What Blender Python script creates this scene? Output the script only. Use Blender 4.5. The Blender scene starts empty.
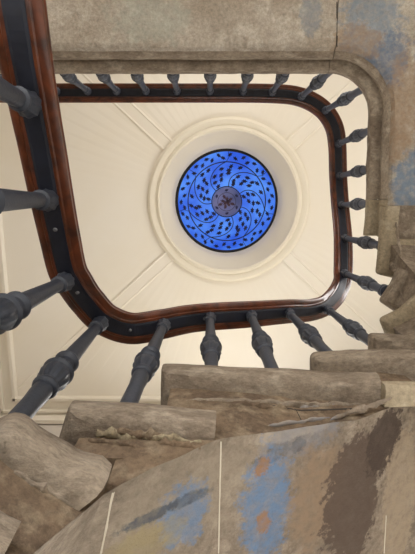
import bpy, bmesh, math, random
from mathutils import Vector, Matrix, noise
random.seed(7)
C = bpy.context.scene.collection
sc = bpy.context.scene
H0 = 1.5                     # eye height above the hall floor
F = 416.0; T = math.radians(10.5)

# ------------------------------------------------------------ camera, world, lights, exposure
cd = bpy.data.cameras.new('camera'); cam = bpy.data.objects.new('camera', cd); C.objects.link(cam)
cd.sensor_fit = 'HORIZONTAL'; cd.sensor_width = 36; cd.lens = 36 * F / 415; cd.clip_start = 0.02
r_ = Vector((1, 0, 0)); f_ = Vector((0, math.sin(T), math.cos(T))); u_ = Vector((0, -math.cos(T), math.sin(T)))
cam.matrix_world = Matrix(((r_.x, u_.x, -f_.x, 0), (r_.y, u_.y, -f_.y, 0), (r_.z, u_.z, -f_.z, H0), (0, 0, 0, 1)))
sc.camera = cam
w = bpy.data.worlds.new('world'); sc.world = w; w.use_nodes = True
bg = w.node_tree.nodes['Background']; bg.inputs[0].default_value = (0.92, 0.95, 1.0, 1); bg.inputs[1].default_value = 1.7
def area(name, loc, target, sx, sy, power, col):
    l = bpy.data.lights.new(name, 'AREA'); l.shape = 'RECTANGLE'; l.size = sx; l.size_y = sy; l.energy = power; l.color = col
    o = bpy.data.objects.new(name, l); C.objects.link(o); o.location = loc
    o.rotation_euler = (Vector(target) - Vector(loc)).to_track_quat('-Z', 'Y').to_euler(); return o
area('window_light_back', (0.2, -2.75, H0 + 3.75), (0.2, 0, H0 + 3.65), 1.5, 1.3, 53, (1.0, 0.98, 0.97))  # added fill at upper level, its source is unseen
area('window_light_right', (3.25, 0.0, H0 + 3.75), (0.2, 0, H0 + 3.65), 1.5, 1.3, 46, (1.0, 0.98, 0.97))  # invented side fill, brightens the right of the ceiling
area('window_light_front', (0.3, 2.75, H0 + 3.75), (0.3, 0, H0 + 3.65), 1.5, 1.3, 52, (1.0, 0.98, 0.95))  # added fill from the front wall, no known source
area('skylight_light', (0.28, 0.02, H0 + 6.05), (0.28, 0.02, 0), 1.2, 1.2, .5, (0.75, 0.85, 1.0))
area('hall_window_light', (-0.6, -6.0, 1.5), (0.3, 0.5, 2.3), 4.0, 2.6, 950, (1.0, 0.98, 0.98))  # unseen source added low down to lift soffits and step ends
area('hall_ceiling_light', (-4.5, 0.5, 1.9), (-0.5, 0.8, 0.0), 2.5, 2.5, 420, (0.98, 0.98, 1.0))  # made-up lamp pouring light on the floor for bounce
area('hall_window_light_far', (0.5, 6.2, 1.2), (0.5, -0.5, 3.0), 3.0, 2.0, 600, (1.0, 0.98, 0.95))  # extra fill added to lighten the landing's edge moulding
sc.view_settings.view_transform = 'Standard'; sc.view_settings.look = 'None'
sc.view_settings.gamma = 1; sc.view_settings.use_curve_mapping = False; sc.view_settings.exposure = 0.0

# ------------------------------------------------------------ helpers
def ray(px, py):
    return r_ * (px - 207.5) + u_ * (277 - py) + f_ * F
def P(px, py, Z):                       # the place at height Z above the eye that stands on this sight line
    d = ray(px, py); d = d * (Z / d.z); return Vector((d.x, d.y, Z + H0))
def Q(x, y, Z): return Vector((x, y, Z + H0))
def nz(p, s, seed=0): return noise.noise(Vector((p.x * s + seed, p.y * s - seed, p.z * s + 2 * seed)))
def link(name, me, m, parent=None, smooth=True):
    o = bpy.data.objects.new(name, me); C.objects.link(o)
    for mm in (m if isinstance(m, (list, tuple)) else [m]): me.materials.append(mm)
    if parent is not None:
        o.parent = parent; o.matrix_parent_inverse = Matrix.Translation(-parent.location)
    if smooth:
        for p in me.polygons: p.use_smooth = True
        me.set_sharp_from_angle(angle=math.radians(42))
    return o
def mesh(name, V, Fs, m, parent=None, smooth=True, mi=None, rec=True):
    me = bpy.data.meshes.new(name); me.from_pydata([tuple(v) for v in V], [], Fs)
    if rec:
        bm = bmesh.new(); bm.from_mesh(me); bmesh.ops.recalc_face_normals(bm, faces=bm.faces); bm.to_mesh(me); bm.free()
    o = link(name, me, m, parent, smooth)
    if mi:
        for p, k in zip(me.polygons, mi): p.material_index = k
    return o
def thing(name, label, cat, loc, group=None):
    o = bpy.data.objects.new(name, None); C.objects.link(o); o.location = loc; o.empty_display_size = .05
    o['label'] = label; o['category'] = cat
    if group: o['group'] = group
    return o
def struct(o): o['kind'] = 'structure'; return o
def box(V, Fs, a, b):
    n = len(V); x0, y0, z0 = a; x1, y1, z1 = b
    V += [Vector(p) for p in ((x0,y0,z0),(x1,y0,z0),(x1,y1,z0),(x0,y1,z0),(x0,y0,z1),(x1,y0,z1),(x1,y1,z1),(x0,y1,z1))]
    Fs += [tuple(n + i for i in q) for q in ((0,3,2,1),(4,5,6,7),(0,1,5,4),(1,2,6,5),(2,3,7,6),(3,0,4,7))]
def catmull(pts, n=8):
    out = []; m = len(pts)
    for i in range(m - 1):
        p0 = pts[max(i-1, 0)]; p1 = pts[i]; p2 = pts[i+1]; p3 = pts[min(i+2, m-1)]
        for k in range(n):
            t = k / n
            out.append(0.5 * ((2*p1) + (p2-p0)*t + (2*p0-5*p1+4*p2-p3)*t*t + (3*p1-p0-3*p2+p3)*t**3))
    out.append(pts[-1]); return out
def resample(pts, step):
    out = [pts[0]]
    for a, b in zip(pts, pts[1:]):
        n = max(1, round((b - a).length / step))
        out += [a.lerp(b, k / n) for k in range(1, n + 1)]
    return out
def sweep(path, prof, side=1, disp=None, V=None, Fs=None):
    """closed profile (u to the side, v up) along path; u>0 lies to the left of travel when side=1"""
    V = [] if V is None else V; Fs = [] if Fs is None else Fs; b0 = len(V); n = len(prof)
    for i, p in enumerate(path):
        t0 = (p - path[i-1]).normalized() if i else None
        t1 = (path[i+1] - p).normalized() if i < len(path)-1 else None
        t = (t0 + t1) if t0 and t1 else (t0 or t1)
        t = Vector((t.x, t.y, 0)).normalized(); s = Vector((-t.y, t.x, 0)) * side
        k = 1.0
        if t0 and t1:
            a = Vector((t0.x, t0.y, 0)).normalized(); k = min(1.5, 1 / max(.5, a.dot(t)))
        for (u, v) in prof:
            q = p + s * (u * k) + Vector((0, 0, v))
            if disp: q = q + disp(q)
            V.append(q)
    for i in range(len(path) - 1):
        for j in range(n):
            a = b0 + i*n + j; b = b0 + i*n + (j+1) % n
            Fs.append((a, b, b + n, a + n))
    Fs.append(tuple(b0 + j for j in range(n))); Fs.append(tuple(b0 + (len(path)-1)*n + j for j in reversed(range(n))))
    return V, Fs
def lathe(prof, seg, flute=None):
    """prof: (r, z) list along z; flute(z, ang)->factor"""
    V = []; Fs = []
    for (r, z) in prof:
        for k in range(seg):
            a = 2 * math.pi * k / seg; rr = r * (flute(z, a) if flute else 1)
            V.append(Vector((rr * math.cos(a), rr * math.sin(a), z)))
    for i in range(len(prof) - 1):
        for k in range(seg):
            a = i*seg + k; b = i*seg + (k+1) % seg; Fs.append((a, b, b + seg, a + seg))
    return V, Fs

# ------------------------------------------------------------ materials
def lin(c): return tuple(((v/255)/12.92 if v/255 <= .04045 else ((v/255+.055)/1.055)**2.4) for v in c) + (1,)
def mat(name, col, rough=.6, metal=0, coat=0, bump=0, bscale=60, var=None, vscale=6, spec=.5):
    m = bpy.data.materials.new(name); m.use_nodes = True; nt = m.node_tree; b = nt.nodes['Principled BSDF']
    b.inputs['Base Color'].default_value = lin(col); b.inputs['Roughness'].default_value = rough; b.inputs['Metallic'].default_value = metal
    b.inputs['Coat Weight'].default_value = coat; b.inputs['Specular IOR Level'].default_value = spec
    g = nt.nodes.new('ShaderNodeNewGeometry')
    if var:
        n = nt.nodes.new('ShaderNodeTexNoise'); n.inputs['Scale'].default_value = vscale; n.inputs['Detail'].default_value = 6
        nt.links.new(g.outputs['Position'], n.inputs['Vector'])
        r = nt.nodes.new('ShaderNodeValToRGB'); r.color_ramp.elements[0].position = .38; r.color_ramp.elements[1].position = .62
        r.color_ramp.elements[0].color = lin(col); r.color_ramp.elements[1].color = lin(var)
        nt.links.new(n.outputs[0], r.inputs[0]); nt.links.new(r.outputs[0], b.inputs['Base Color'])
    if bump:
        n = nt.nodes.new('ShaderNodeTexNoise'); n.inputs['Scale'].default_value = bscale; n.inputs['Detail'].default_value = 5
        nt.links.new(g.outputs['Position'], n.inputs['Vector'])
        bp = nt.nodes.new('ShaderNodeBump'); bp.inputs['Strength'].default_value = bump; bp.inputs['Distance'].default_value = .01
        nt.links.new(n.outputs[0], bp.inputs['Height']); nt.links.new(bp.outputs[0], b.inputs['Normal'])
    return m
def stone_mat(name, c0, c1, c2, grime=(70, 60, 50), g_amt=.35, scale=5, streak=None):
    """weathered stone: two tones by coarse noise, a third by mid noise, dark dirt specks, bump. patches are added later"""
    m = bpy.data.materials.new(name); m.use_nodes = True; nt = m.node_tree; b = nt.nodes['Principled BSDF']
    b.inputs['Roughness'].default_value = .88; b.inputs['Specular IOR Level'].default_value = .2
    g = nt.nodes.new('ShaderNodeNewGeometry'); pos = g.outputs['Position']
    if streak:
        mp = nt.nodes.new('ShaderNodeMapping'); mp.inputs['Scale'].default_value = streak; nt.links.new(pos, mp.inputs['Vector']); pos = mp.outputs[0]
    def N(s, d=6, r=.6):
        n = nt.nodes.new('ShaderNodeTexNoise'); n.inputs['Scale'].default_value = s; n.inputs['Detail'].default_value = d; n.inputs['Roughness'].default_value = r
        nt.links.new(pos, n.inputs['Vector']); return n.outputs[0]
    def ramp(src, a, b_):
        r = nt.nodes.new('ShaderNodeMapRange'); r.inputs['From Min'].default_value = a; r.inputs['From Max'].default_value = b_
        nt.links.new(src, r.inputs['Value']); return r.outputs[0]
    def mix(fac, A, B):
        x = nt.nodes.new('ShaderNodeMix'); x.data_type = 'RGBA'
        nt.links.new(fac, x.inputs['Factor'])
        for s, i in ((A, 6), (B, 7)):
            if isinstance(s, tuple): x.inputs[i].default_value = s
            else: nt.links.new(s, x.inputs[i])
        return x.outputs[2]
    c = mix(ramp(N(scale), .38, .62), lin(c0), lin(c1))
    c = mix(ramp(N(scale * 3.1), .5, .68), c, lin(c2))
    q = nt.nodes.new('ShaderNodeMath'); q.operation = 'MULTIPLY'; q.inputs[1].default_value = g_amt
    nt.links.new(ramp(N(scale * 9, 8, .7), .5, .72), q.inputs[0]); c = mix(q.outputs[0], c, lin(grime))
    fm = nt.nodes.new('ShaderNodeMapRange'); fm.inputs['From Min'].default_value = .3; fm.inputs['From Max'].default_value = .7; fm.inputs['To Min'].default_value = .62; fm.inputs['To Max'].default_value = 1.3
    nt.links.new(N(60, 8, .8), fm.inputs['Value'])
    sm = nt.nodes.new('ShaderNodeVectorMath'); sm.operation = 'SCALE'; nt.links.new(c, sm.inputs[0]); nt.links.new(fm.outputs[0], sm.inputs['Scale'])
    nt.links.new(sm.outputs[0], b.inputs['Base Color'])
    bp = nt.nodes.new('ShaderNodeBump'); bp.inputs['Strength'].default_value = .8; bp.inputs['Distance'].default_value = .012
    nt.links.new(N(45, 9, .72), bp.inputs['Height']); nt.links.new(bp.outputs[0], b.inputs['Normal'])
    m['col'] = 1; return m
def patch(m, centre, rad, col, amt=.9, soft=.35, wob=.6, wscale=9, seed=0, mott=.55):
    """an irregular stain / paint remnant of its own colour at one place of the surface"""
    nt = m.node_tree; b = nt.nodes['Principled BSDF']; src = b.inputs['Base Color'].links[0].from_socket
    g = nt.nodes.new('ShaderNodeNewGeometry')
    mp = nt.nodes.new('ShaderNodeMapping'); mp.vector_type = 'POINT'
    mp.inputs['Scale'].default_value = tuple(1 / r for r in rad)
    mp.inputs['Location'].default_value = tuple(-c / r for c, r in zip(centre, rad))
    nt.links.new(g.outputs['Position'], mp.inputs['Vector'])
    ln = nt.nodes.new('ShaderNodeVectorMath'); ln.operation = 'LENGTH'; nt.links.new(mp.outputs[0], ln.inputs[0])
    n = nt.nodes.new('ShaderNodeTexNoise'); n.inputs['Scale'].default_value = wscale; n.inputs['Detail'].default_value = 7; n.inputs['Roughness'].default_value = .65
    of = nt.nodes.new('ShaderNodeVectorMath'); of.operation = 'ADD'; of.inputs[1].default_value = (seed * 3.7, seed * 1.3, 0)
    nt.links.new(g.outputs['Position'], of.inputs[0]); nt.links.new(of.outputs[0], n.inputs['Vector'])
    n2 = nt.nodes.new('ShaderNodeTexNoise'); n2.inputs['Scale'].default_value = wscale * 4; n2.inputs['Detail'].default_value = 6; n2.inputs['Roughness'].default_value = .7
    nt.links.new(of.outputs[0], n2.inputs['Vector'])
    def ma(A, k, B):
        a = nt.nodes.new('ShaderNodeMath'); a.operation = 'MULTIPLY_ADD'; a.inputs[1].default_value = k; nt.links.new(A, a.inputs[0])
        if isinstance(B, float): a.inputs[2].default_value = B
        else: nt.links.new(B, a.inputs[2])
        return a.outputs[0]
    a1 = ma(n.outputs[0], wob * 3, ln.outputs['Value']); a2 = ma(n2.outputs[0], 1.0, a1)
    r = nt.nodes.new('ShaderNodeMapRange'); c0 = 1 + wob * 1.5 + .5; r.inputs['From Min'].default_value = c0 + soft/2; r.inputs['From Max'].default_value = c0 - soft/2
    nt.links.new(a2, r.inputs['Value'])
    n3 = nt.nodes.new('ShaderNodeTexNoise'); n3.inputs['Scale'].default_value = 38; n3.inputs['Detail'].default_value = 5; nt.links.new(of.outputs[0], n3.inputs['Vector'])
    r3 = nt.nodes.new('ShaderNodeMapRange'); r3.inputs['From Min'].default_value = .35; r3.inputs['From Max'].default_value = .6; r3.inputs['To Min'].default_value = amt * mott; r3.inputs['To Max'].default_value = amt
    nt.links.new(n3.outputs[0], r3.inputs['Value'])
    mu = nt.nodes.new('ShaderNodeMath'); mu.operation = 'MULTIPLY'; nt.links.new(r.outputs[0], mu.inputs[0]); nt.links.new(r3.outputs[0], mu.inputs[1]); r = mu
    x = nt.nodes.new('ShaderNodeMix'); x.data_type = 'RGBA'; nt.links.new(r.outputs[0], x.inputs['Factor']); nt.links.new(src, x.inputs[6]); x.inputs[7].default_value = lin(col)
    nt.links.new(x.outputs[2], b.inputs['Base Color'])

M_ceil = mat('ceiling_paint', (234, 227, 212), .7, var=(231, 222, 203), vscale=.8)
M_ceil2 = mat('moulding_paint', (236, 229, 214), .6)
M_drum = mat('lantern_paint', (228, 219, 198), .75)
M_wall = mat('wall_paint', (214, 206, 194), .7, var=(204, 196, 186), vscale=1.5)
M_floor = mat('hall_floor', (206, 202, 194), .6, var=(190, 186, 178), vscale=2)
M_iron = mat('painted_iron', (58, 63, 73), .5, bump=.15, bscale=120, var=(54, 58, 68), vscale=30)
M_strip = mat('iron_core', (22, 26, 38), .55, var=(30, 34, 48), vscale=20)
M_dark = mat('glazing_frame', (24, 22, 26), .5)
def wood():
    m = bpy.data.materials.new('varnished_wood'); m.use_nodes = True; nt = m.node_tree; b = nt.nodes['Principled BSDF']
    g = nt.nodes.new('ShaderNodeNewGeometry'); n = nt.nodes.new('ShaderNodeTexNoise'); n.inputs['Scale'].default_value = 14; n.inputs['Detail'].default_value = 8; n.inputs['Distortion'].default_value = .8
    nt.links.new(g.outputs['Position'], n.inputs['Vector'])
    r = nt.nodes.new('ShaderNodeValToRGB'); r.color_ramp.elements[0].position = .3; r.color_ramp.elements[1].position = .7
    r.color_ramp.elements[0].color = lin((62, 32, 20)); r.color_ramp.elements[1].color = lin((118, 62, 36))
    nt.links.new(n.outputs[0], r.inputs[0]); nt.links.new(r.outputs[0], b.inputs['Base Color'])
    b.inputs['Roughness'].default_value = .36; b.inputs['Coat Weight'].default_value = .3; b.inputs['Coat Roughness'].default_value = .22
    return m
M_wood = wood()
M_nose = stone_mat('worn_sandstone', (154, 140, 122), (122, 108, 93), (168, 155, 137), g_amt=.45, streak=(.7, 1.0, 2.6))
M_nose2 = stone_mat('replacement_stone', (166, 152, 128), (150, 136, 112), (176, 163, 140), g_amt=.15)
M_span = stone_mat('brown_plaster', (128, 109, 88), (104, 88, 72), (146, 130, 108), g_amt=.4, scale=7)
M_sof = stone_mat('soffit_stone', (140, 126, 110), (118, 105, 91), (156, 143, 126), g_amt=.5, scale=5)
M_sofT = stone_mat('landing_soffit_stone', (178, 167, 152), (160, 148, 132), (190, 181, 167), g_amt=.25, scale=3.5)
M_joint = mat('lime_joint', (190, 180, 162), .9, bump=.4, bscale=90)

# ------------------------------------------------------------ setting
XW0, XW1, YW0, YW1 = -2.9, 3.45, -2.95, 2.95       # walls
CX0, CX1, CY0, CY1 = -2.56, 3.10, -2.55, 2.60      # ceiling panel
CZ = 5.2 + H0; CCX, CCY, CR, CZR = .273, .027, 1.035, 5.5 + H0
V, Fs = [], []; box(V, Fs, (-7, -7, -.2), (8, 7, 0)); struct(mesh('floor', V, Fs, M_floor, smooth=False))
wz0, wz1 = 1.6, CZ + .12
V, Fs = [], []; box(V, Fs, (XW0 - .25, YW0 - .25, wz0), (XW0, YW1 + .25, wz1)); struct(mesh('wall_left', V, Fs, M_wall, smooth=False))
V, Fs = [], []; box(V, Fs, (XW1, YW0 - .25, wz0), (XW1 + .25, YW1 + .25, wz1)); struct(mesh('wall_right', V, Fs, M_wall, smooth=False))
V, Fs = [], []; box(V, Fs, (XW0, YW0 - .25, wz0), (XW1, YW0, wz1)); struct(mesh('wall_back', V, Fs, M_wall, smooth=False))
V, Fs = [], []; box(V, Fs, (XW0, YW1, wz0), (XW1, YW1 + .25, wz1)); struct(mesh('wall_front', V, Fs, M_wall, smooth=False))
# ceiling: four shallow planes rising from the border to the ring round the lantern, flat border outside
V, Fs = [], []; NS = 96
def sq(a, x0, x1, y0, y1):
    c, s = math.cos(a), math.sin(a); k = min(((x1 - CCX) / c if c > 0 else (x0 - CCX) / c) if abs(c) > 1e-9 else 1e9,
                                           ((y1 - CCY) / s if s > 0 else (y0 - CCY) / s) if abs(s) > 1e-9 else 1e9)
    return CCX + c*k, CCY + s*k
angs = sorted([2*math.pi*k/NS for k in range(NS)] + [math.atan2(y - CCY, x - CCX) % (2*math.pi) for x in (CX0, CX1) for y in (CY0, CY1)] + [math.atan2(y - CCY, x - CCX) % (2*math.pi) for x in (XW0, XW1) for y in (YW0, YW1)])
na = len(angs)
for a in angs:
    x, y = sq(a, XW0, XW1, YW0, YW1); V.append(Vector((x, y, CZ)))
for a in angs:
    x, y = sq(a, CX0, CX1, CY0, CY1); V.append(Vector((x, y, CZ)))
for a in angs: V.append(Vector((CCX + CR*math.cos(a), CCY + CR*math.sin(a), CZR)))
for r in range(2):
    for k in range(na):
        a = r*na + k; b = r*na + (k+1) % na; Fs.append((a, b, b + na, a + na))
struct(mesh('ceiling', V, Fs, M_ceil, smooth=False))
# border mouldings of the ceiling
def rect_mould(name, x0, x1, y0, y1, w_, h_, z):
    V, Fs = [], []
    for (a, b) in (((x0,y0),(x1,y0)), ((x1,y0),(x1,y1)), ((x1,y1),(x0,y1)), ((x0,y1),(x0,y0))):
        pa, pb = Vector((a[0], a[1], z)), Vector((b[0], b[1], z)); d = (pb - pa).normalized()
        sweep([pa - d*w_/2, pb + d*w_/2], [(-w_/2, .02), (-w_/2, -h_*.4), (-w_/4, -h_), (w_/4, -h_), (w_/2, -h_*.4), (w_/2, .02)], V=V, Fs=Fs)
    return struct(mesh(name, V, Fs, M_ceil, smooth=False))
rect_mould('trim_1', CX0 - .02, CX1 + .02, CY0 - .02, CY1 + .02, .07, .05, CZ)
rect_mould('trim_2', CX0 - .2, CX1 + .2, CY0 - .2, CY1 + .2, .05, .035, CZ)
rect_mould('trim_3', XW0 + .05, XW1 - .05, YW0 + .05, YW1 - .05, .1, .12, CZ)
# diagonal ribs
for k, (x, y) in enumerate(((CX0, CY0), (CX1, CY0), (CX1, CY1), (CX0, CY1))):
    d = Vector((x - CCX, y - CCY, 0)).normalized(); a = Vector((CCX, CCY, CZR)) + d * (CR - .05); b = Vector((x, y, CZ))
    V, Fs = sweep([a, b], [(-.09, .03), (-.09, -.006), (-.07, -.016), (-.055, -.008), (.055, -.008), (.07, -.016), (.09, -.006), (.09, .03)])
    struct(mesh('trim_%d' % (k + 4), V, Fs, M_ceil, smooth=False))
# ring moulding and drum of the lantern
prof = [(CR + .02, .01), (CR + .015, -.03), (CR - .02, -.055), (CR - .06, -.05), (CR - .085, -.03), (CR - .10, -.035), (CR - .125, -.06), (CR - .15, -.05),
        (CR - .16, 0), (.85, .06), (.80, .16), (.775, .22), (.765, .25), (.785, .27), (.765, .3), (.75, .42), (.74, .5), (.755, .52), (.74, .54), (.735, .66), (.735, .72), (.80, .72), (CR + .02, .3), (CR + .02, .01)]
V, Fs = lathe(prof, 96); V = [v + Vector((CCX, CCY, CZR)) for v in V]
struct(mesh('trim_8', V, Fs, M_drum))

# added window frames high on three walls, out of view, matching the fill lights
def added_window(n, c, ax):
    V, Fs = [], []
    def bx(u0, u1, z0, z1, d=.05):
        if ax == 'x': box(V, Fs, (c[0] + u0, c[1] - d, c[2] + z0), (c[0] + u1, c[1] + d, c[2] + z1))
        else: box(V, Fs, (c[0] - d, c[1] + u0, c[2] + z0), (c[0] + d, c[1] + u1, c[2] + z1))
    for u in (-.85, -.025, .78): bx(u, u + .07, -.75, .75)
    for z in (-.75, -.02, .68): bx(-.85, .85, z, z + .07, .045)
    struct(mesh('window_%d' % n, V, Fs, M_ceil2, smooth=False))
added_window(1, (.2, YW0 + .03, H0 + 3.75), 'x'); added_window(2, (XW1 - .03, 0, H0 + 3.75), 'y'); added_window(3, (.3, YW1 - .03, H0 + 3.75), 'x')

# ------------------------------------------------------------ stained glass lantern light
GZ = CZR + .62; GR = .715; GX, GY = CCX + .005, CCY
def glass_mat(name, c0, c1, s):
    m = bpy.data.materials.new(name); m.use_nodes = True; nt = m.node_tree; b = nt.nodes['Principled BSDF']
    g = nt.nodes.new('ShaderNodeNewGeometry'); n = nt.nodes.new('ShaderNodeTexNoise'); n.inputs['Scale'].default_value = 2.6; n.inputs['Detail'].default_value = 3
    nt.links.new(g.outputs['Position'], n.inputs['Vector'])
    r = nt.nodes.new('ShaderNodeValToRGB'); r.color_ramp.elements[0].position = .36; r.color_ramp.elements[1].position = .64
    r.color_ramp.elements[0].color = lin(c0); r.color_ramp.elements[1].color = lin(c1)
    nt.links.new(n.outputs[0], r.inputs[0]); nt.links.new(r.outputs[0], b.inputs['Emission Color']); b.inputs['Emission Strength'].default_value = s
    b.inputs['Base Color'].default_value = (.01, .02, .06, 1); b.inputs['Roughness'].default_value = .3
    return m
M_glass = glass_mat('blue_glass', (36, 88, 218), (84, 146, 245), 1.0)
M_glassc = glass_mat('violet_glass', (48, 54, 92), (98, 96, 132), 1.0)
M_leaf = mat('painted_leaf', (6, 14, 62), .6)
sky = thing('stained_glass_skylight', 'round blue stained glass skylight with dark leaf sprays in the ceiling lantern', 'skylight', (GX, GY, GZ))
def disc(name, r0, r1, z, t, m, seg=96):
    V, Fs = lathe([(r0, z), (r1, z), (r1, z + t), (r0, z + t), (r0, z)] if r0 > 0 else [(.0005, z), (r1, z), (r1, z + t), (.0005, z + t)], seg)
    return mesh(name, [v + Vector((GX, GY, 0)) for v in V], Fs, m, sky)
disc('blue_pane', 0, GR, GZ, .01, M_glass)
disc('centre_pane', 0, .205, GZ - .006, .005, M_glassc)
disc('rim', GR - .012, GR + .04, GZ - .035, .05, M_dark)
V, Fs = [], []
def ring(r, w_, z, V, Fs, seg=96):
    v, f = lathe([(r - w_/2, z), (r + w_/2, z), (r + w_/2, z - .008), (r - w_/2, z - .008), (r - w_/2, z)], seg)
    n = len(V); V += [p + Vector((GX, GY, 0)) for p in v]; Fs += [tuple(n + i for i in q) for q in f]
ring(.56, .014, GZ - .002, V, Fs); ring(.215, .016, GZ - .006, V, Fs)
ring(.13, .006, GZ - .008, V, Fs, 40)
def strip(pts, w_, V, Fs, z):
    sweep([Vector((GX + x, GY + y, z)) for x, y in pts], [(-w_/2, 0), (w_/2, 0), (w_/2, -.006), (-w_/2, -.006)], V=V, Fs=Fs)
NV = 7; stems = []
for k in range(NV):
    a0 = 2*math.pi*k/NV + .35; pts = []
    for i in range(13):
        t = i/12; r = .215 + (.56 - .215) * t; a = a0 + 0.75 * t**1.6 - .12*math.sin(t*3.1)
        pts.append((r*math.cos(a), r*math.sin(a)))
    stems.append(pts); strip(pts, .011, V, Fs, GZ - .003)
    a = a0 + .75; strip([(.56*math.cos(a), .56*math.sin(a)), (.63*math.cos(a+.07), .63*math.sin(a+.07)), (.705*math.cos(a+.05), .705*math.sin(a+.05))], .007, V, Fs, GZ - .003)
mesh('lead_lines', V, Fs, M_dark, sky, smooth=False)
V, Fs = [], []
def leaf(x, y, a, s):
    z = GZ - .005; n = len(V)
    sh = [(1, 0), (.45, .22), (.35, .55), (0, .32), (-.35, .6), (-.42, .2), (-.8, .1), (-.8, -.1), (-.42, -.2), (-.35, -.6), (0, -.32), (.35, -.55), (.45, -.22)]
    c, d = math.cos(a), math.sin(a)
    for zz in (z, z - .004):
        for (u, v) in sh: V.append(Vector((GX + x + s*(u*c - v*d), GY + y + s*(u*d + v*c), zz)))
    m = len(sh); Fs.append(tuple(range(n, n + m))); Fs.append(tuple(reversed(range(n + m, n + 2*m))))
    for i in range(m): Fs.append((n + i, n + (i+1) % m, n + m + (i+1) % m, n + m + i))
R = random.Random(3)
for k in range(46):                                  # border garland
    a = 2*math.pi*k/46 + R.uniform(-.03, .03); r = .637 + (.022 if k % 2 else -.022)
    leaf(r*math.cos(a), r*math.sin(a), a + math.pi/2 + R.uniform(-.9, .9), .046)
for k in range(NV):
    a0 = 2*math.pi*k/NV + .35
    for (t, off) in ((.12, .28), (.3, .2), (.3, .52), (.5, .18), (.5, .45), (.52, .7), (.7, .26), (.7, .5), (.85, .38), (.86, .62)):
        r = .215 + .345*t + R.uniform(-.012, .012); a = a0 + 0.75*t**1.6 - .12*math.sin(t*3.1) + off + R.uniform(-.03, .03)
        leaf(r*math.cos(a), r*math.sin(a), a + R.uniform(.2, 1.6), .05)
for k in range(6):
    a = 2*math.pi*k/6 + .5; leaf(.165*math.cos(a), .165*math.sin(a), a + 1.2, .036)
mesh('leaf_sprays', V, Fs, M_leaf, sky, smooth=False)
V, Fs = [], []
for k in range(10):
    a = k * 2.4; r = .02 + .085*k/10; leaf(r*math.cos(a), r*math.sin(a), a, .045)
mesh('centre_rosette', [v - Vector((0, 0, .006)) for v in V], Fs, mat('rosette_paint', (58, 36, 52), .5), sky, smooth=False)

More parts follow.
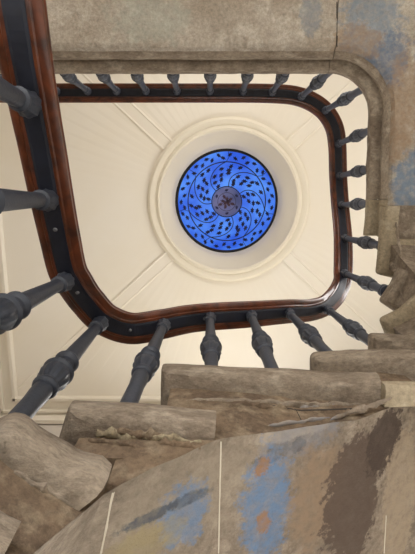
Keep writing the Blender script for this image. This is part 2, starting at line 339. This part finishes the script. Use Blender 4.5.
# ------------------------------------------------------------ stone steps
def nosing_prof(t, o):      # u = distance inside the edge, v = height below tread top
    return [(.08, 0), (.02, 0), (.008, -.004), (0, -.015), (0, -t*.62), (.008, -t*.85), (.022, -t*.97), (o - .005, -t), (o + .02, -t), (.08, -t)]
def build_step(nxt, W, Vw, Zt, soff, label, t=.06, o=.045, tail=None, wear=.005, frontlen=1.0, nose=None, span=None, bstart=None, rc=.022, group='stone steps of the stair'):
    """W: well edge points (x,y) front to back; Vw: matching wall points; soff: soffit height per point"""
    root = thing('stone_step', label, 'step', Q(W[0][0], W[0][1], Zt), group)
    Wp = [Q(x, y, Zt) for x, y in W]; Vp = [Q(x, y, Zt) for x, y in Vw]
    d0 = (Vp[0] - Wp[0]).normalized()
    nose = nose or M_nose
    # bar of the nosing: along the front, round the corner, along the well side and on over the next block
    a = Wp[0] + d0 * rc; e = (Wp[1] - Wp[0]).normalized(); b = Wp[0] + e * rc
    corner = [a.lerp(Wp[0], s).lerp(Wp[0].lerp(b, s), s) for s in (0, .25, .5, .75, 1)]
    path = [Wp[0] + d0 * (Vp[0] - Wp[0]).length * frontlen] + corner + Wp[1:] + [Q(x, y, Zt) for x, y in (tail or [])]
    path = resample(path, .02)
    # which side is inside
    inside = (Vp[-1] + Vp[0] + Wp[0] + Wp[-1]) / 4
    s = Wp[0].lerp(Wp[1], .5); n = Vector((-(Wp[1]-Wp[0]).y, (Wp[1]-Wp[0]).x, 0)); side = 1 if n.dot(inside - s) > 0 else -1
    sd = Zt * 7
    def dsp(q):
        return Vector((nz(q, 6, sd), nz(q, 6, sd + 3), nz(q, 6, sd + 6) * .8)) * wear * 1.3 + Vector((nz(q, 24, sd), nz(q, 24, sd + 5), nz(q, 24, sd + 9))) * wear * .35
    Vv, Fs = sweep(path, nosing_prof(t, o), side, dsp)
    # flat of the tread
    k = len(Vv); ins = [p.lerp(q, min(.5, .06 / (q - p).length)) for p, q in zip(Wp, Vp)]
    off = e * .05
    ins[0] = ins[0] + off; vv = list(Vp); vv[0] = vv[0] + off
    poly = ins + vv[::-1]; m = len(poly)
    Vv += [p + Vector((0, 0, -.001)) for p in poly] + [p + Vector((0, 0, -.05)) for p in poly]
    Fs.append(tuple(range(k, k + m))); Fs.append(tuple(reversed(range(k + m, k + 2*m))))
    for i in range(m): Fs.append((k + i, k + (i+1) % m, k + m + (i+1) % m, k + m + i))
    tr = mesh('tread', Vv, Fs, nose, root)
    # body: spandrel face, soffit, riser, back
    nu, nv = 10, 26
    def at(i, lst):
        f = i * (len(lst) - 1); j = min(int(f), len(lst) - 2); return lst[j] + (lst[j+1] - lst[j]) * (f - j)
    top = Zt - .02; Vb = []; Fb = []; mi = []
    sidev = Vector((0, 0, 0))
    # offset inside the edge, perpendicular to it
    def inset(i):
        p = at(i, Wp); g = (at(min(1, i + .02), Wp) - at(max(0, i - .02), Wp)); g = Vector((-g.y, g.x, 0)).normalized() * side
        return p + g * (o + .004)
    nU = nu * (len(W) - 1); nW = len(W)
    ipts = [inset(k_ / (nW - 1)) for k_ in range(nW)]; qpts = list(Vp)
    ipts[0] = Q(bstart[0], bstart[1], 0) if bstart else ipts[0] + e * .03
    if nxt:
        (W2, V2, Z2, *_r), k2 = nxt; o2 = k2.get('o', .045)
        a2 = Q(*W2[0], 0); e2 = (Q(*W2[1], 0) - a2).normalized()
        ipts[-1] = Q(*k2['bstart'], 0) if k2.get('bstart') else a2 + Vector((-e2.y, e2.x, 0)) * side * (o2 + .004) + e2 * .03
        qpts[-1] = Q(*V2[0], 0)
    else: ipts[-1] = ipts[-1] - e * .003
    for iu in range(nU + 1):
        uu = iu / nU; p = at(uu, ipts); q = at(uu, qpts)
        zs = at(uu, soff) + H0
        ztop = max(top + H0, zs + .01)
        for kz in range(5):                               # spandrel from the top down
            z = ztop + (zs - ztop) * kz / 5; pp = Vector((p.x, p.y, z))
            g = (q - p).normalized(); pp = pp + g * (abs(nz(pp, 14, 1)) * .012 + nz(pp, 40, 2) * .004 + .003)
            Vb.append(pp)
        for kv in range(nv + 1):
            f = (kv / nv) ** 2.2; pp = Vector((p.x + (q.x - p.x)*f, p.y + (q.y - p.y)*f, zs))
            if kv == 0: pp = pp + (q - p).normalized() * .006
            dz = nz(pp, 6, 4) * .012 + nz(pp, 22, 5) * .005; 
            pp.z += dz * (.5 if kv == 0 else 1) + (.006 if kv == 0 else 0)
            Vb.append(pp)
        Vb.append(Vector((q.x, q.y, ztop)))
    L = 5 + nv + 2
    for iu in range(nU):
        for j in range(L):
            a_ = iu*L + j; b_ = iu*L + (j+1) % L
            Fb.append((a_, b_, b_ + L, a_ + L)); mi.append(0 if j < 5 or j > L - 3 else 1)
    Fb.append(tuple(range(L))); mi.append(0); Fb.append(tuple(reversed(range(nU*L, nU*L + L)))); mi.append(0)
    bo = mesh('block', Vb, Fb, [span or M_span, M_sof], root, mi=mi)
    return root
FR = YW1 - .03; XL = XW0 + .03; XR = XW1 - .03
_specs = []
def step(*a, **k): _specs.append((a, k))
steps = {}
ru = dict()
# left flight (mostly outside the view)
step([(-.46, -.36), (-.45, -.12)], [(XL, -.36), (XL, -.12)], .22, [-.06, .07], 'lowest stone step of the left flight, under the nearest stretch of handrail', tail=[(-.44, 0)])
step([(-.45, -.12), (-.44, .12)], [(XL, -.12), (XL, .3)], .35, [.07, .2], 'stone step of the left flight next above the lowest', tail=[(-.43, .24)])
step([(-.44, .12), (-.42, .25), (-.36, .345)], [(XL, .3), (XL, .8), (XL, 1.5)], .49, [.2, .24, .28], 'rounded end of a stone step cut by the lower left corner', tail=[(-.31, .372), (-.243, .408)], t=.075, wear=.012)
step([(-.325, .355), (-.26, .41), (-.235, .432)], [(XL, 1.5), (XL, FR), (-1.2, FR)], .685, [.28, .34, .66], 'big worn bulging stone step end at lower left, nearest to the viewer', tail=[(-.185, .452), (-.168, .470)], t=.078, wear=.009)
# straight flight along the bottom
step([(-.31, .453), (-.133, .462)], [(-1.2, FR), (-.2, FR)], .905, [.66, .74], 'stone step with rectangular moulded end and yellowish plaster crumbs, beside the big worn step', tail=[(.02, .478)], wear=.0022, bstart=(-.185, .517), rc=.008)
step([(-.133, .468), (.02, .472), (.357, .49)], [(-.2, FR), (.02, FR), (.36, FR)], 1.155, [.74, .84, 1.0], 'longest stone step, its moulded end running along the bottom flight with two balusters', tail=[(.49, .492)], wear=.003, rc=.01)
step([(.362, .512), (.63, .512)], [(.36, FR), (.9, FR)], 1.38, [1.0, 1.17], 'stone step with bulging rounded end right above the longest step', tail=[(.9, .50)], wear=.008)
step([(.635, .52), (.776, .53)], [(.9, FR), (1.9, FR)], 1.60, [1.17, 1.36], 'stone step with square-cut left end, below the two pointed winder steps', tail=[(.93, .47)], wear=.004, span=M_sof)
# winders of the corner
step([(.776, .527), (.862, .485)], [(1.9, FR), (XR, 2.1)], 1.84, [1.36, 1.58], 'pointed winder step, lower of the two at the right corner', tail=[(.98, .37)], wear=.003, nose=M_nose2, span=M_sof)
step([(.862, .503), (.915, .41)], [(XR, 2.1), (XR, 1.0)], 2.06, [1.58, 1.86], 'pointed winder step, upper and smaller of the two at the right corner', tail=[(.945, .33)], wear=.003, span=M_sof)
step([(.925, .40), (.93, .207)], [(XR, 1.0), (XR, .25)], 2.28, [1.86, 2.29], 'stone step with long upright end just below the landing edge', tail=[(.935, .03)], wear=.002, nose=M_nose2, span=M_sof)

for i_, (a_, k_) in enumerate(_specs):
    build_step(_specs[i_ + 1] if i_ + 1 < len(_specs) else None, *a_, **k_)

# landing of two slabs
def arc(cx, cy, r, a0, a1, n=10): return [(cx + r*math.cos(math.radians(a0 + (a1-a0)*k/n)), cy + r*math.sin(math.radians(a0 + (a1-a0)*k/n))) for k in range(n + 1)]
LZ = 2.5; LB = 2.33
def slab(edge, outer, label, nose_parts):
    root = thing('landing_slab', label, 'landing slab', Q(edge[0][0], edge[0][1], LZ), 'slabs of the landing')
    ep = resample([Q(x, y, LZ) for x, y in edge], .03); n = len(ep); side = -1
    def dsp(q): return Vector((nz(q, 7, 1), nz(q, 7, 2), nz(q, 7, 3))) * .004 + Vector((nz(q, 30, 1), nz(q, 30, 2), nz(q, 30, 3))) * .0025
    for (i0, i1, mm, dz) in nose_parts(ep):
        pr = [(.2, 0), (.02, 0), (.006, -.004), (0, -.014), (0, -.045), (.006, -.056), (.02, -.062), (.050, -.064), (.060, -.068), (.064, -.080), (.060, -.088), (.050, -.094), (.046, -.106), (.050, -.120), (.064, -.132), (.078, -.138), (.2, -.138)]
        pr = [(u + dz, v) for u, v in pr]
        V, Fs = sweep(ep[i0:i1+1], pr, side, dsp); mesh('edge_moulding', V, Fs, mm, root)
    # slab body: polygon, bottom gridded
    inner = []
    for i, p in enumerate(ep):
        t_ = (ep[min(i+1, n-1)] - ep[max(i-1, 0)]).normalized(); s = Vector((-t_.y, t_.x, 0)) * side; inner.append((p, s))
    V = []; Fs = []; op = [Q(x, y, LZ) for x, y in outer]
    def oat(f):
        ln = [0]
        for a, b in zip(op, op[1:]): ln.append(ln[-1] + (b-a).length)
        L_ = f * ln[-1]
        for i in range(len(op) - 1):
            if L_ <= ln[i+1] + 1e-9: return op[i].lerp(op[i+1], (L_ - ln[i]) / (ln[i+1] - ln[i]))
        return op[-1]
    rows = 24; L = rows + 5
    ks = [0]
    for a, b in zip(ep, ep[1:]): ks.append(ks[-1] + (b-a).length)
    for i, (p, s) in enumerate(inner):
        q = oat(map_f(ks[i] / ks[-1]) if False else ks[i] / ks[-1])
        a = p + s * .074
        V.append(Vector((a.x, a.y, LZ + H0 - .008)))
        a = p + s * .074; V.append(Vector((a.x, a.y, LZ + H0 - .128)))
        a = p + s * .078; V.append(Vector((a.x, a.y, LB + H0 + .03)))
        a = p + s * .088; st = Vector((a.x, a.y, LB + H0 + .008)); V.append(st)
        a = p + s * .105
        for k in range(rows):
            f = (k / (rows - 1)) ** 1.8; pp = Vector((a.x + (q.x - a.x)*f, a.y + (q.y - a.y)*f, LB + H0))
            pp.z += nz(pp, 5, 7) * .008 + nz(pp, 20, 8) * .003; V.append(pp)
        V.append(Vector((q.x, q.y, LZ + H0 - .002)))
    for i in range(n - 1):
        for j in range(L):
            a = i*L + j; b = i*L + (j+1) % L; Fs.append((a, b, b + L, a + L))
    Fs.append(tuple(range(L))); Fs.append(tuple(reversed(range((n-1)*L, n*L))))
    mesh('slab', V, Fs, M_sofT, root); return root
JX = .665; EX = .93; EY = -.69
slab([(XW0 + .02, EY), (JX - .002, EY)], [(XW0 + .02, YW0 + .02), (JX - .002, YW0 + .02)], 'long grey stone landing slab across the top, left of the joint', lambda ep: [(0, len(ep)-1, M_nose, 0)])
V, Fs = [], []
cor = [(JX + .002, EY), (.70, EY)] + arc(.685, -.465, .225, -90, 0)[1:] + [(.918, -.2), (EX, 0), (EX, .207)]
def parts(ep):
    k = min(range(len(ep)), key=lambda i: (ep[i] - Q(EX, 0, LZ)).length)
    return [(0, k, M_nose, 0), (k, len(ep)-1, M_nose2, -.001)]
slab(cor, [(JX + .002, YW0 + .02), (XR, YW0 + .02), (XR, .25)], 'curved corner landing slab at upper right with blue paint remnants', parts)
box(V, Fs, (EX + .085, .03, LB - .04 + H0), (XR, .27, LZ - .06 + H0))
mesh('riser', V, Fs, M_sof, bpy.data.objects['landing_slab.001'], smooth=False)
V, Fs = [], []; box(V, Fs, (-.285, .52, .77 + H0), (-.17, .95, .875 + H0)); mesh('bed_mortar', V, Fs, M_span, bpy.data.objects['stone_step.004'], smooth=False)
st3 = bpy.data.objects['stone_step.005']
V, Fs = sweep(resample([Q(.492, .503, 1.115), Q(.60, .505, 1.115), Q(.78, .495, 1.115)], .02), [(.06, 0), (.015, 0), (0, -.012), (0, -.035), (.012, -.045), (.06, -.045)], 1, lambda q: Vector((0, nz(q, 8, 3), nz(q, 8, 5))) * .006)
mesh('repaired_nosing', V, Fs, M_nose2, st3)

# ------------------------------------------------------------ handrail
B = [  # joint of baluster with rail (px), knop (px), height of rail underside, knop drop, foot height
 ('A4', (30, 105), None, 1.20, .22), ('A3', (49, 200), None, 1.33, .35), ('A2', (66, 281), (-4, 316), 1.45, .49), ('A1', (101, 322), (53, 378), 1.60, .685),
 ('B1', (164, 324), (145, 367), 1.76, .905), ('B2', (210, 317), (211, 351), 1.93, 1.15), ('B3', (251, 315), (263, 346), 2.02, 1.15), ('B4', (288.5, 312.5), (311.5, 337), 2.20, 1.38),
 ('B5', (327, 309), (356, 331), 2.45, 1.60), ('B6', (344, 273), (369, 284), 2.80, 2.06), ('B7', (344, 238), (368, 243), 3.02, 2.28), ('B8', (341, 205), (359, 204), 3.25, 2.5),
 ('B9', (339, 176), (360, 171), 3.35, 2.5), ('B10', (338, 144), (359, 135), 3.35, 2.5), ('B11', (325, 110.5), (347, 98), 3.35, 2.5), ('B12', (301, 97), (319, 81), 3.35, 2.5),
 ('T7', (272, 92.5), (283, 76.5), 3.35, 2.5), ('T6', (243, 91.5), (246.5, 75.5), 3.35, 2.5), ('T5', (210, 91.5), (210, 75), 3.35, 2.5), ('T4', (177, 91.5), (174, 75), 3.35, 2.5),
 ('T3', (146, 91.5), (137.5, 75.5), 3.35, 2.5), ('T2', (117, 91.5), (103, 75.5), 3.35, 2.5), ('T1', (88, 91.5), (67, 76), 3.35, 2.5), ('T0', (57, 91.5), (33, 76.5), 3.35, 2.5), ('TM', (26, 91.5), (-1, 78), 3.35, 2.5)]
pts = [Q(-.455, -.95, .98), P(12.5, 0, 1.09), P(30, 100, 1.20), P(40, 150, 1.265), P(49.5, 200, 1.33), P(58, 240, 1.40), P(65, 270, 1.45), P(73, 285, 1.48), P(86, 303, 1.54), P(104, 321, 1.60), P(130, 330, 1.67),
       P(160, 326, 1.75), P(185, 321, 1.84), P(210, 318, 1.93), P(251, 315.5, 2.02), P(289, 312.5, 2.20), P(312, 311, 2.36), P(328, 305, 2.50), P(340, 291, 2.64), P(344, 273, 2.80), P(344, 238, 3.02), P(341, 205, 3.25),
       P(339, 176, 3.35), P(338, 144, 3.35), P(334, 124, 3.35), P(322, 107.5, 3.35), P(301, 96.5, 3.35), P(272, 93, 3.35), P(210, 92.5, 3.35), P(110, 92.5, 3.35), P(0, 92.5, 3.35), P(-80, 93, 3.35)]
path = catmull(pts, 10)
hr = thing('handrail', 'varnished reddish brown wooden handrail winding round the open stairwell', 'handrail', pts[0])
hw = .068
half = [(.029, .008), (.029, 0), (.038, -.002), (.042, .003), (.056, .001), (hw - .001, .008), (hw, .018), (.060, .026), (.059, .032), (.065, .042), (.062, .055), (.044, .066), (.022, .072)]
prof = half + [(0, .074)] + [(-u, v) for u, v in reversed(half)]
V, Fs = sweep(path, prof); ob = mesh('wooden_rail', V, Fs, M_wood, hr)
V, Fs = sweep(path, [(-.0285, .012), (-.0285, -.001), (-.02, -.004), (.02, -.004), (.0285, -.001), (.0285, .012)]); mesh('iron_core', V, Fs, M_strip, hr, smooth=False)
for k, i in enumerate((22, 47, 74, 100, 128)):           # small screw heads in the iron strip
    p = path[i]; v, f = lathe([(.0005, -.0075), (.006, -.0065), (.008, -.004), (.008, 0)], 12)
    mesh('screw_head', [q + p for q in v], f, mat('screw_metal', (120, 122, 128), .4, .6) if k == 0 else bpy.data.materials['screw_metal'], hr)

# ------------------------------------------------------------ balusters
labs = {
 'A4': 'dark iron baluster highest on the left edge, meeting the nearest stretch of handrail', 'A3': 'dark iron baluster lying almost level at left, second along the near handrail',
 'A2': 'dark iron baluster slanting in at the left edge just before the handrail bends', 'A1': 'dark iron baluster with large fluted knop above the big worn step',
 'B1': 'dark iron baluster behind the step with rectangular moulded end', 'B2': 'upright dark iron baluster, left of the pair on the longest step', 'B3': 'slanted dark iron baluster, right of the pair on the longest step',
 'B4': 'dark iron baluster rising from the step with bulging rounded end', 'B5': 'dark iron baluster rising from the square-cut step at the lower right bend of the handrail',
 'B6': 'dark iron baluster at the pointed winder steps', 'B7': 'dark iron baluster at the step just below the landing', 'B8': 'slate iron baluster at the pale repaired end of the landing edge',
 'B9': 'slate iron baluster on right landing edge, next above the pale repaired end', 'B10': 'slate iron baluster on right landing edge just below the curved corner',
 'B11': 'slate iron baluster at the middle of the landing\'s curved upper right corner', 'B12': 'slate iron baluster just left of the landing\'s curved upper right corner',
 'T7': 'slate iron baluster of the top row, first left of the corner pair', 'T6': 'slate iron baluster of the top row, above the right half of the skylight', 'T5': 'slate iron baluster of the top row standing straight above the skylight centre',
 'T4': 'slate iron baluster of the top row, above the left edge of the skylight', 'T3': 'slate iron baluster of the top row, third to the right of the near handrail', 'T2': 'slate iron baluster of the top row, second to the right of the near handrail',
 'T1': 'slate iron baluster of the top row, first to the right of the near handrail', 'T0': 'slate iron baluster of the top row, hidden behind the near handrail', 'TM': 'slate iron baluster of the top row, only its knop showing at the left edge'}
def flute(lo, hi, n, amp):
    return lambda z, a: 1 - amp * (.5 + .5*math.cos(n*a)) if lo < z < hi else 1
def baluster(key, top, foot_dir, length):
    """top: joint with the rail; built downwards along its own axis"""
    root = thing('baluster', labs[key], 'baluster', top, 'iron balusters of the stair')
    axis = foot_dir.normalized(); rot = Vector((0, 0, -1)).rotation_difference(axis).to_matrix()
    def part(name, prof, seg=24, fl=None):
        v, f = lathe([(r, -z) for r, z in prof], seg, fl)
        n = len(v); f.append(tuple(range(seg))); f.append(tuple(reversed(range(n - seg, n))))
        return mesh(name, [top + rot @ p for p in v], f, M_iron, root)
    k = .48
    g = {'A4': 1.25, 'A3': 1.22, 'A2': 1.18, 'A1': 1.15, 'B1': 1.05}.get(key, 1.0)
    def pt(name, prof, seg=24, fl=None): return part(name, [(r * g, z) for r, z in prof], seg, fl)
    pt('capital', [(.018, -.004), (.029, .004), (.031, .012), (.028, .02), (.026, .034), (.023, .05), (.020, .056), (.025, .062), (.025, .070), (.019, .076)], 40, lambda z, a: 1 - .1*(.5+.5*math.cos(10*a)) if -.052 < z < -.002 else 1)
    pt('upper_shaft', [(.018, .07), (.0185, .12), (.0235, k - .15), (.023, k - .1)])
    pt('collar', [(.022, k - .122), (.031, k - .116), (.034, k - .108), (.031, k - .100), (.024, k - .094), (.0235, k - .08), (.026, k - .068), (.023, k - .058)])
    pt('knop', [(.022, k - .052), (.038, k - .048), (.0415, k - .039), (.038, k - .030), (.0355, k - .027), (.039, k - .012), (.0395, k), (.036, k + .016), (.029, k + .032), (.024, k + .043)], 56, lambda z, a: 1 - .11*(.5+.5*math.cos(12*a)) if -(k + .04) < z < -(k - .026) else 1)
    pt('ring', [(.023, k + .040), (.030, k + .045), (.0325, k + .053), (.030, k + .061), (.024, k + .066)])
    pt('lower_shaft', [(.024, k + .06), (.0245, k + .10), (.022, k + .14), (.023, length - .06), (.025, length - .05)])
    pt('foot', [(.023, length - .06), (.033, length - .05), (.033, length - .03), (.027, length - .024), (.034, length - .012), (.034, length - .001), (.018, length - .001)])
for key, j, kn, zr, zf in B:
    top = P(j[0], j[1], zr) - Vector((0, 0, .002))
    if kn: d = P(kn[0], kn[1], zr - .48) - top
    else: d = Vector((0, 0, -1))
    d.normalize()
    if zr == 3.35 and key[0] == 'T': d = (d + Vector((0, 0, -.8))).normalized()
    d.x = max(-.07, min(.07, d.x)); d.y = max(-.07, min(.07, d.y)); d.normalize()
    baluster(key, top, d, (top.z - H0 - zf) / -d.z)

# ------------------------------------------------------------ loose plaster edges, joints
def crumb_strip(name, a, b, r, label, mm, seed, parent=None, n=26):
    """a broken lip of plaster along a line"""
    V = []; Fs = []; seg = 9; d = (b - a).normalized(); up = Vector((0, 0, 1)); s = d.cross(up).normalized(); up = s.cross(d)
    for i in range(n + 1):
        t = i / n; c = a.lerp(b, t) + s * nz(Vector((t*5, seed, 0)), 1) * r * .9 + up * nz(Vector((t*5, 0, seed)), 1) * r * .7
        rr = r * (.35 + .65 * math.sin(math.pi * min(1, t*1.02)) ** .4) * (.8 + .7 * nz(Vector((t*9, seed, 3)), 1))
        for k in range(seg):
            an = 2*math.pi*k/seg; q = c + s * math.cos(an) * rr * 1.3 + up * math.sin(an) * rr * .7
            q += Vector((nz(q, 60, seed), nz(q, 60, seed+1), nz(q, 60, seed+2))) * r * .55; V.append(q)
    for i in range(n):
        for k in range(seg): Fs.append((i*seg + k, i*seg + (k+1) % seg, (i+1)*seg + (k+1) % seg, (i+1)*seg + k))
    Fs.append(tuple(range(seg))); Fs.append(tuple(reversed(range(n*seg, n*seg + seg))))
    return mesh(name, V, Fs, mm, parent)
bpy.context.view_layer.update()
dg = bpy.context.evaluated_depsgraph_get()
def hit(px, py):
    ok, loc, nrm, i, ob, mw = sc.ray_cast(dg, Vector((0, 0, H0)), ray(px, py).normalized())
    return (loc, nrm, ob) if ok else (P(px, py, 1), Vector((0, 0, -1)), None)
M_crumb = stone_mat('crumbly_plaster', (158, 145, 118), (132, 118, 96), (174, 163, 134), g_amt=.5, scale=14)
def lip(p0, p1, r, seed, mm=None):
    a, na_, oa = hit(*p0); b, nb, obb = hit(*p1)
    par = oa.parent if oa and oa.parent else None
    crumb_strip('plaster_lip', a, b, r, '', mm or M_crumb, seed, par)
lip((14, 472), (70, 504), .007, 1, M_nose)
for k, (a, b, r) in enumerate((((95, 433), (150, 437), .012), ((112, 430), (175, 438), .010), ((140, 436), (202, 443), .010), ((88, 441), (140, 447), .008), ((150, 442), (200, 448), .008))): lip(a, b, r, 2 + 1.7*k, M_crumb if k in (0, 2) else M_span)
lip((186, 400), (280, 403), .009, 4, M_nose); lip((260, 403), (345, 406), .010, 5, M_nose); lip((225, 405), (300, 410), .010, 9, M_span); lip((300, 408), (360, 404), .007, 12, M_sof); lip((268, 426), (330, 418), .006, 14, M_sof); lip((330, 420), (392, 398), .008, 15, M_sof)
lip((392, 262), (404, 300), .012, 10, M_nose); lip((396, 222), (402, 262), .008, 11, M_nose)
# joints in the soffit (lime between two blocks)
def joint(p0, p1, w_, mm, n=14):
    pts_ = []
    for i in range(n + 1):
        t = i / n; l, nn, o = hit(p0[0] + (p1[0]-p0[0])*t, p0[1] + (p1[1]-p0[1])*t); pts_.append((l, nn, o))
    V, Fs = [], []
    for i, (l, nn, o) in enumerate(pts_):
        tt = (pts_[min(i+1, n)][0] - pts_[max(i-1, 0)][0]).normalized(); s = tt.cross(Vector((0, 0, 1))).normalized()
        for (u, v) in ((-1, .003), (-.6, -.002), (.6, -.002), (1, .003)):
            q = l + s * u * w_ * (.8 + .5*nz(l, 25, u)) + Vector((0, 0, v)); V.append(q)
    for i in range(n):
        for k in range(3): Fs.append((i*4+k, i*4+k+1, i*4+k+5, i*4+k+4))
    par = pts_[n//2][2]; mesh('joint_line', V, Fs, mm, par.parent if par else None)
joint((221, 441), (218.5, 553), .0028, M_joint)
M_jd = mat('open_joint', (52, 46, 40), .95)
joint((337, 2), (337, 47), .0045, M_jd)
for k_, (a, b, w_) in enumerate((((268, 405), (300, 411), .0018), ((300, 411), (352, 409), .002), ((296, 410), (303, 424), .0022))): joint(a, b, w_, M_jd, 8)
joint((386, 515), (384, 553), .0025, M_joint, 6)
joint((113, 492), (101, 553), .003, M_joint)

# ------------------------------------------------------------ stains, paint remnants, painted cavity shade
def stain_or_shade(m, px, py, rx, ry, col, **k):
    l, nn, o = hit(px, py); s = (l.z - H0) / 400
    patch(m, l, (rx * s * 1.1, ry * s * 1.1, .3), col, **k)
stain_or_shade(M_sof, 278, 452, 12, 9, (64, 56, 50), amt=.9, wob=.6, wscale=26, seed=21)  # dark tone painted in for the shade of a cavity
stain_or_shade(M_sof, 298, 446, 7, 8, (64, 56, 50), amt=.9, wob=.6, wscale=30, seed=22)  # second cavity, its shade put into the colour
stain_or_shade(M_sof, 262, 462, 10, 6, (64, 56, 50), amt=.8, wob=.6, wscale=30, seed=23)  # same dark tone painted again beside the cavities
stain_or_shade(M_sof, 290, 425, 40, 8, (168, 156, 140), amt=.8, wob=.5, wscale=20, seed=24)
BL = (96, 124, 156); BL2 = (92, 124, 164)
stain_or_shade(M_sof, 180, 500, 95, 60, (150, 138, 120), amt=.6, soft=.8, seed=9)
stain_or_shade(M_sof, 268, 510, 26, 62, BL, amt=.85, wob=.5, wscale=16, seed=1)
stain_or_shade(M_sof, 185, 515, 22, 34, BL, amt=.7, wob=.6, wscale=18, seed=2)
stain_or_shade(M_sof, 150, 517, 26, 7, (72, 78, 86), amt=.85, wob=.35, wscale=20, seed=3)
stain_or_shade(M_sof, 190, 498, 20, 7, (72, 78, 86), amt=.8, wob=.35, wscale=20, seed=13)
stain_or_shade(M_sof, 142, 547, 38, 20, (150, 136, 98), amt=.6, wob=.4, wscale=12, seed=4)
stain_or_shade(M_sof, 305, 435, 40, 18, (124, 126, 132), amt=.6, wob=.6, wscale=18, seed=5)
stain_or_shade(M_sof, 318, 500, 30, 60, (140, 119, 97), amt=.85, wob=.35, wscale=9, seed=6)
stain_or_shade(M_sof, 352, 500, 34, 76, (88, 74, 64), mott=.9, amt=.95, soft=.15, wob=.45, wscale=10, seed=7)
stain_or_shade(M_sof, 385, 440, 22, 34, (74, 62, 54), mott=.9, amt=.97, soft=.15, wob=.4, wscale=12, seed=8)
stain_or_shade(M_sof, 400, 500, 22, 80, (158, 141, 119), amt=.85, soft=.15, wob=.3, wscale=9, seed=10)
stain_or_shade(M_sof, 262, 466, 9, 9, (146, 108, 72), amt=.85, wob=.5, wscale=30, seed=11)
stain_or_shade(M_sof, 263, 522, 7, 14, (146, 108, 72), amt=.85, wob=.5, wscale=30, seed=12)
stain_or_shade(M_sofT, 310, 14, 8, 14, (118, 130, 140), amt=.6, wob=.5, wscale=9, seed=1)
stain_or_shade(M_sofT, 370, 22, 26, 26, (112, 132, 150), amt=.65, wob=.7, wscale=6, seed=2)
stain_or_shade(M_sofT, 388, 62, 18, 22, (92, 108, 130), amt=.75, wob=.7, wscale=8, seed=3)
stain_or_shade(M_sofT, 408, 200, 14, 40, (96, 122, 148), amt=.75, wob=.6, wscale=6, seed=4)
stain_or_shade(M_sofT, 358, 40, 20, 12, (148, 120, 92), amt=.6, wob=.6, wscale=8, seed=5)
stain_or_shade(M_sofT, 403, 110, 14, 40, (150, 124, 98), amt=.7, wob=.6, wscale=6, seed=6)
stain_or_shade(M_sofT, 150, 20, 30, 18, (150, 158, 146), amt=.4, wob=.6, wscale=5, seed=7)
